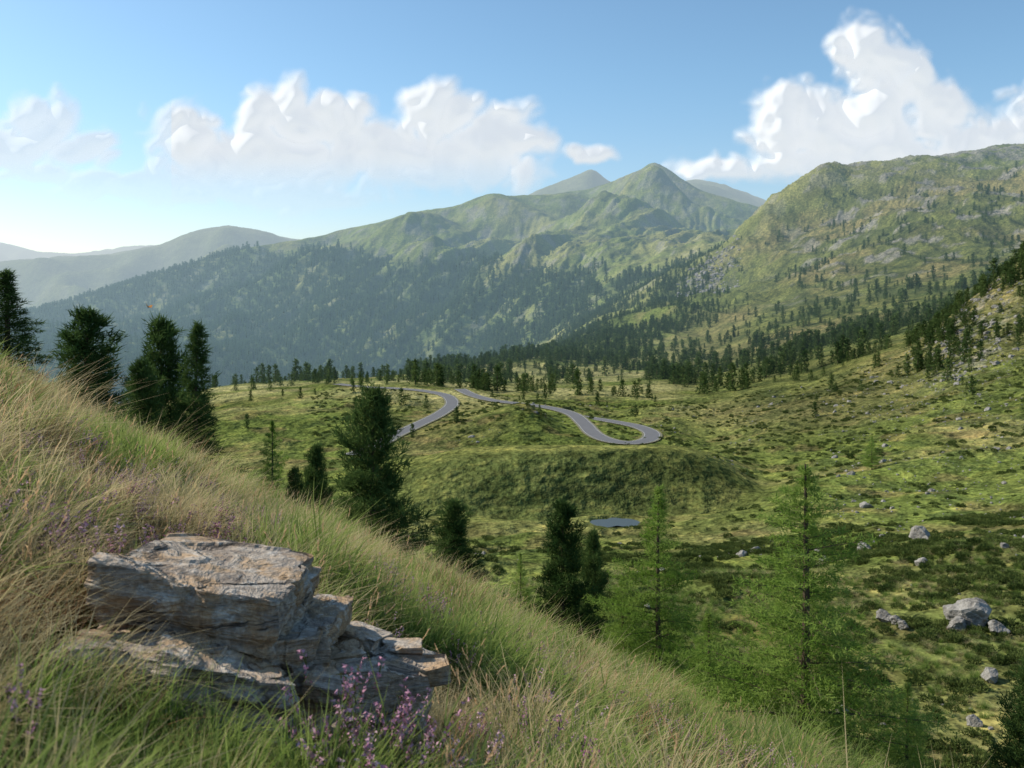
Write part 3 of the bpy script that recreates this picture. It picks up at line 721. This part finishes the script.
# ------------------------------------------------------------------ clouds: billowed surfaces 15 km away
CL=[(-4.68,1.60,.42,.36),(-5.0,1.42,.5,.28),(-4.25,1.40,.34,.22),(-4.05,1.05,.65,.16),(-4.7,1.15,.5,.15),
(-3.25,1.55,.46,.32),(-2.95,1.28,.70,.38),(-2.32,1.78,.44,.34),(-1.80,1.66,.5,.36),(-2.3,1.28,.88,.46),(-1.3,1.38,.8,.40),(-.72,1.74,.46,.34),(-.1,1.56,.48,.32),(-.5,1.28,.9,.34),(-3.2,1.0,.6,.2),(-2.2,.95,.9,.2),(.78,1.37,.30,.12),
(3.42,2.40,.28,.34),(3.74,2.10,.48,.46),(2.85,1.76,.44,.38),(3.5,1.62,.85,.44),(4.3,1.76,.34,.34),(2.75,1.54,.46,.30),(4.9,1.48,.62,.36),(3.6,1.25,1.7,.24),(2.0,1.20,.6,.12),(5.6,1.75,.7,.45)]
cu,cv=np.meshgrid(np.arange(-6.8,6.8,.0125),np.arange(.3,3.2,.0125))
wu=cu+.11*fbm(cu*1.7,cv*1.7,3,401); wv_=cv+.09*fbm(cu*1.7,cv*1.7,3,402)
blob=np.full(cu.shape,-9.)
for cx,cy,rx,ry in CL:
    dy=(wv_-cy)/ry; dy=np.where(dy<0,dy*1.1,dy)
    v=1-np.hypot((wu-cx)/rx,dy); k_=.22
    hq=np.clip(.5+.5*(blob-v)/k_,0,1); blob=v*(1-hq)+blob*hq+k_*hq*(1-hq)
def billow(x,y,o,s,g=.5):
    r=0;a=1;tt=0
    for i in range(o):
        r=r+a*np.abs(perlin(x*2.03**i,y*2.03**i,s+i*7))*2; tt+=a; a*=g
    return r/tt
bl=billow(wu*2.1,wv_*2.4,5,411,.48); bs=billow(wu*2.1,wv_*2.4,4,411,.36)
# soften the creases between billows
def blur(a,n):
    for _ in range(n):
        a=(np.roll(a,1,0)+a+np.roll(a,-1,0))/3; a=(np.roll(a,1,1)+a+np.roll(a,-1,1))/3
    return a
bs=blur(bs,6)
dn=blob+.50*(blur(bl,1)-.30)+.16*fbm(cu*1.1,cv*1.3,4,415)
alpha=sstep(-.06,.48,dn)
alpha=alpha*(.30+.70*sstep(.65,1.35,cv))*np.where(cu<-3.4,.22*sstep(-3.4,-3.0,cu)+.75,1)
alpha=alpha*np.where(cu<0,.6+.4*sstep(.95,1.45,cv),1)
dens=blur(np.clip(dn,0,None),4)
relief=np.sqrt(dens/(dens+.40))*.75+.26*bs*sstep(0,.5,dens)
Dy=15600-1700*relief
CX=cu*100/K*Dy; CZ=cv*100/K*Dy
q=np.arange(cu.size).reshape(cu.shape); Fc=np.stack([q[:-1,:-1],q[:-1,1:],q[1:,1:],q[1:,:-1]],-1).reshape(-1,4)
am=alpha.ravel()[Fc].max(1)>.004; Fc=Fc[am]
uq,inv=np.unique(Fc,return_inverse=True); Fc=inv.reshape(-1,4)
CVv=np.stack([CX.ravel(),Dy.ravel(),CZ.ravel()],-1)[uq]
mc,t,o=material('cumulus'); at=t.n('ShaderNodeAttribute',attribute_name='alpha')
em=t.n('ShaderNodeEmission'); em.inputs[0].default_value=(.73,.77,.81,1); em.inputs[1].default_value=.86  # added glow stands in for sunlight scattered inside the cloud
ad=t.n('ShaderNodeAddShader'); t.l(em.outputs[0],ad.inputs[0]); t.l(diffuse(t,(.26,.26,.26,1)),ad.inputs[1])
tr=t.n('ShaderNodeBsdfTransparent'); mx=t.n('ShaderNodeMixShader'); t.l(at.outputs['Fac'],mx.inputs[0]); t.l(tr.outputs[0],mx.inputs[1]); t.l(ad.outputs[0],mx.inputs[2]); t.l(mx.outputs[0],o.inputs[0])
mc.cycles.emission_sampling='NONE'
obj('cumulus_clouds',fast_mesh('clouds',CVv,Fc,[mc],smooth=True,attrs={'alpha':('FLOAT',alpha.ravel()[uq])}))

# ------------------------------------------------------------------ light
SAZ=math.radians(-72); SEL=math.radians(39)
sd=Vector((math.sin(SAZ)*math.cos(SEL),math.cos(SAZ)*math.cos(SEL),math.sin(SEL)))
sun=bpy.data.lights.new('sun','SUN'); sun.energy=5.0; sun.angle=math.radians(.5); sun.color=(1,.91,.76)
so=bpy.data.objects.new('sun',sun); scene.collection.objects.link(so); so.rotation_euler=(-sd).to_track_quat('-Z','Y').to_euler(); so.location=(-50,0,60)
wd=bpy.data.worlds.new('World'); scene.world=wd; wd.use_nodes=True; wd.node_tree.nodes.clear(); t=NT(wd.node_tree)
out=t.n('ShaderNodeOutputWorld'); bg=t.n('ShaderNodeBackground'); t.l(bg.outputs[0],out.inputs[0]); bg.inputs[1].default_value=.15
sky=t.n('ShaderNodeTexSky'); sky.sky_type='NISHITA'; sky.sun_disc=False; sky.sun_elevation=SEL; sky.sun_rotation=SAZ; sky.altitude=1500; sky.air_density=1.0; sky.dust_density=2.2; sky.ozone_density=1.8
tc=t.n('ShaderNodeTexCoord'); sp=t.n('ShaderNodeSeparateXYZ'); t.l(tc.outputs['Generated'],sp.inputs[0])
tintc=t.mix(t.ramp(sp.outputs[2],.0,.24),(1.02,1.0,.98),(.97,1.15,1.12))
t.l(t.mix(1.0,sky.outputs[0],tintc,'MULTIPLY'),bg.inputs[0])

# ------------------------------------------------------------------ camera
cam=bpy.data.cameras.new('camera'); co=bpy.data.objects.new('camera',cam); scene.collection.objects.link(co)
cam.sensor_width=36; cam.lens=K/1024*36; cam.shift_y=-(384-290)/1024.0
co.location=(0,0,0); co.rotation_euler=(math.radians(90),0,0)
cam.clip_start=.05; cam.clip_end=60000
cam.dof.use_dof=True; cam.dof.focus_distance=9.0; cam.dof.aperture_fstop=5.0
scene.camera=co
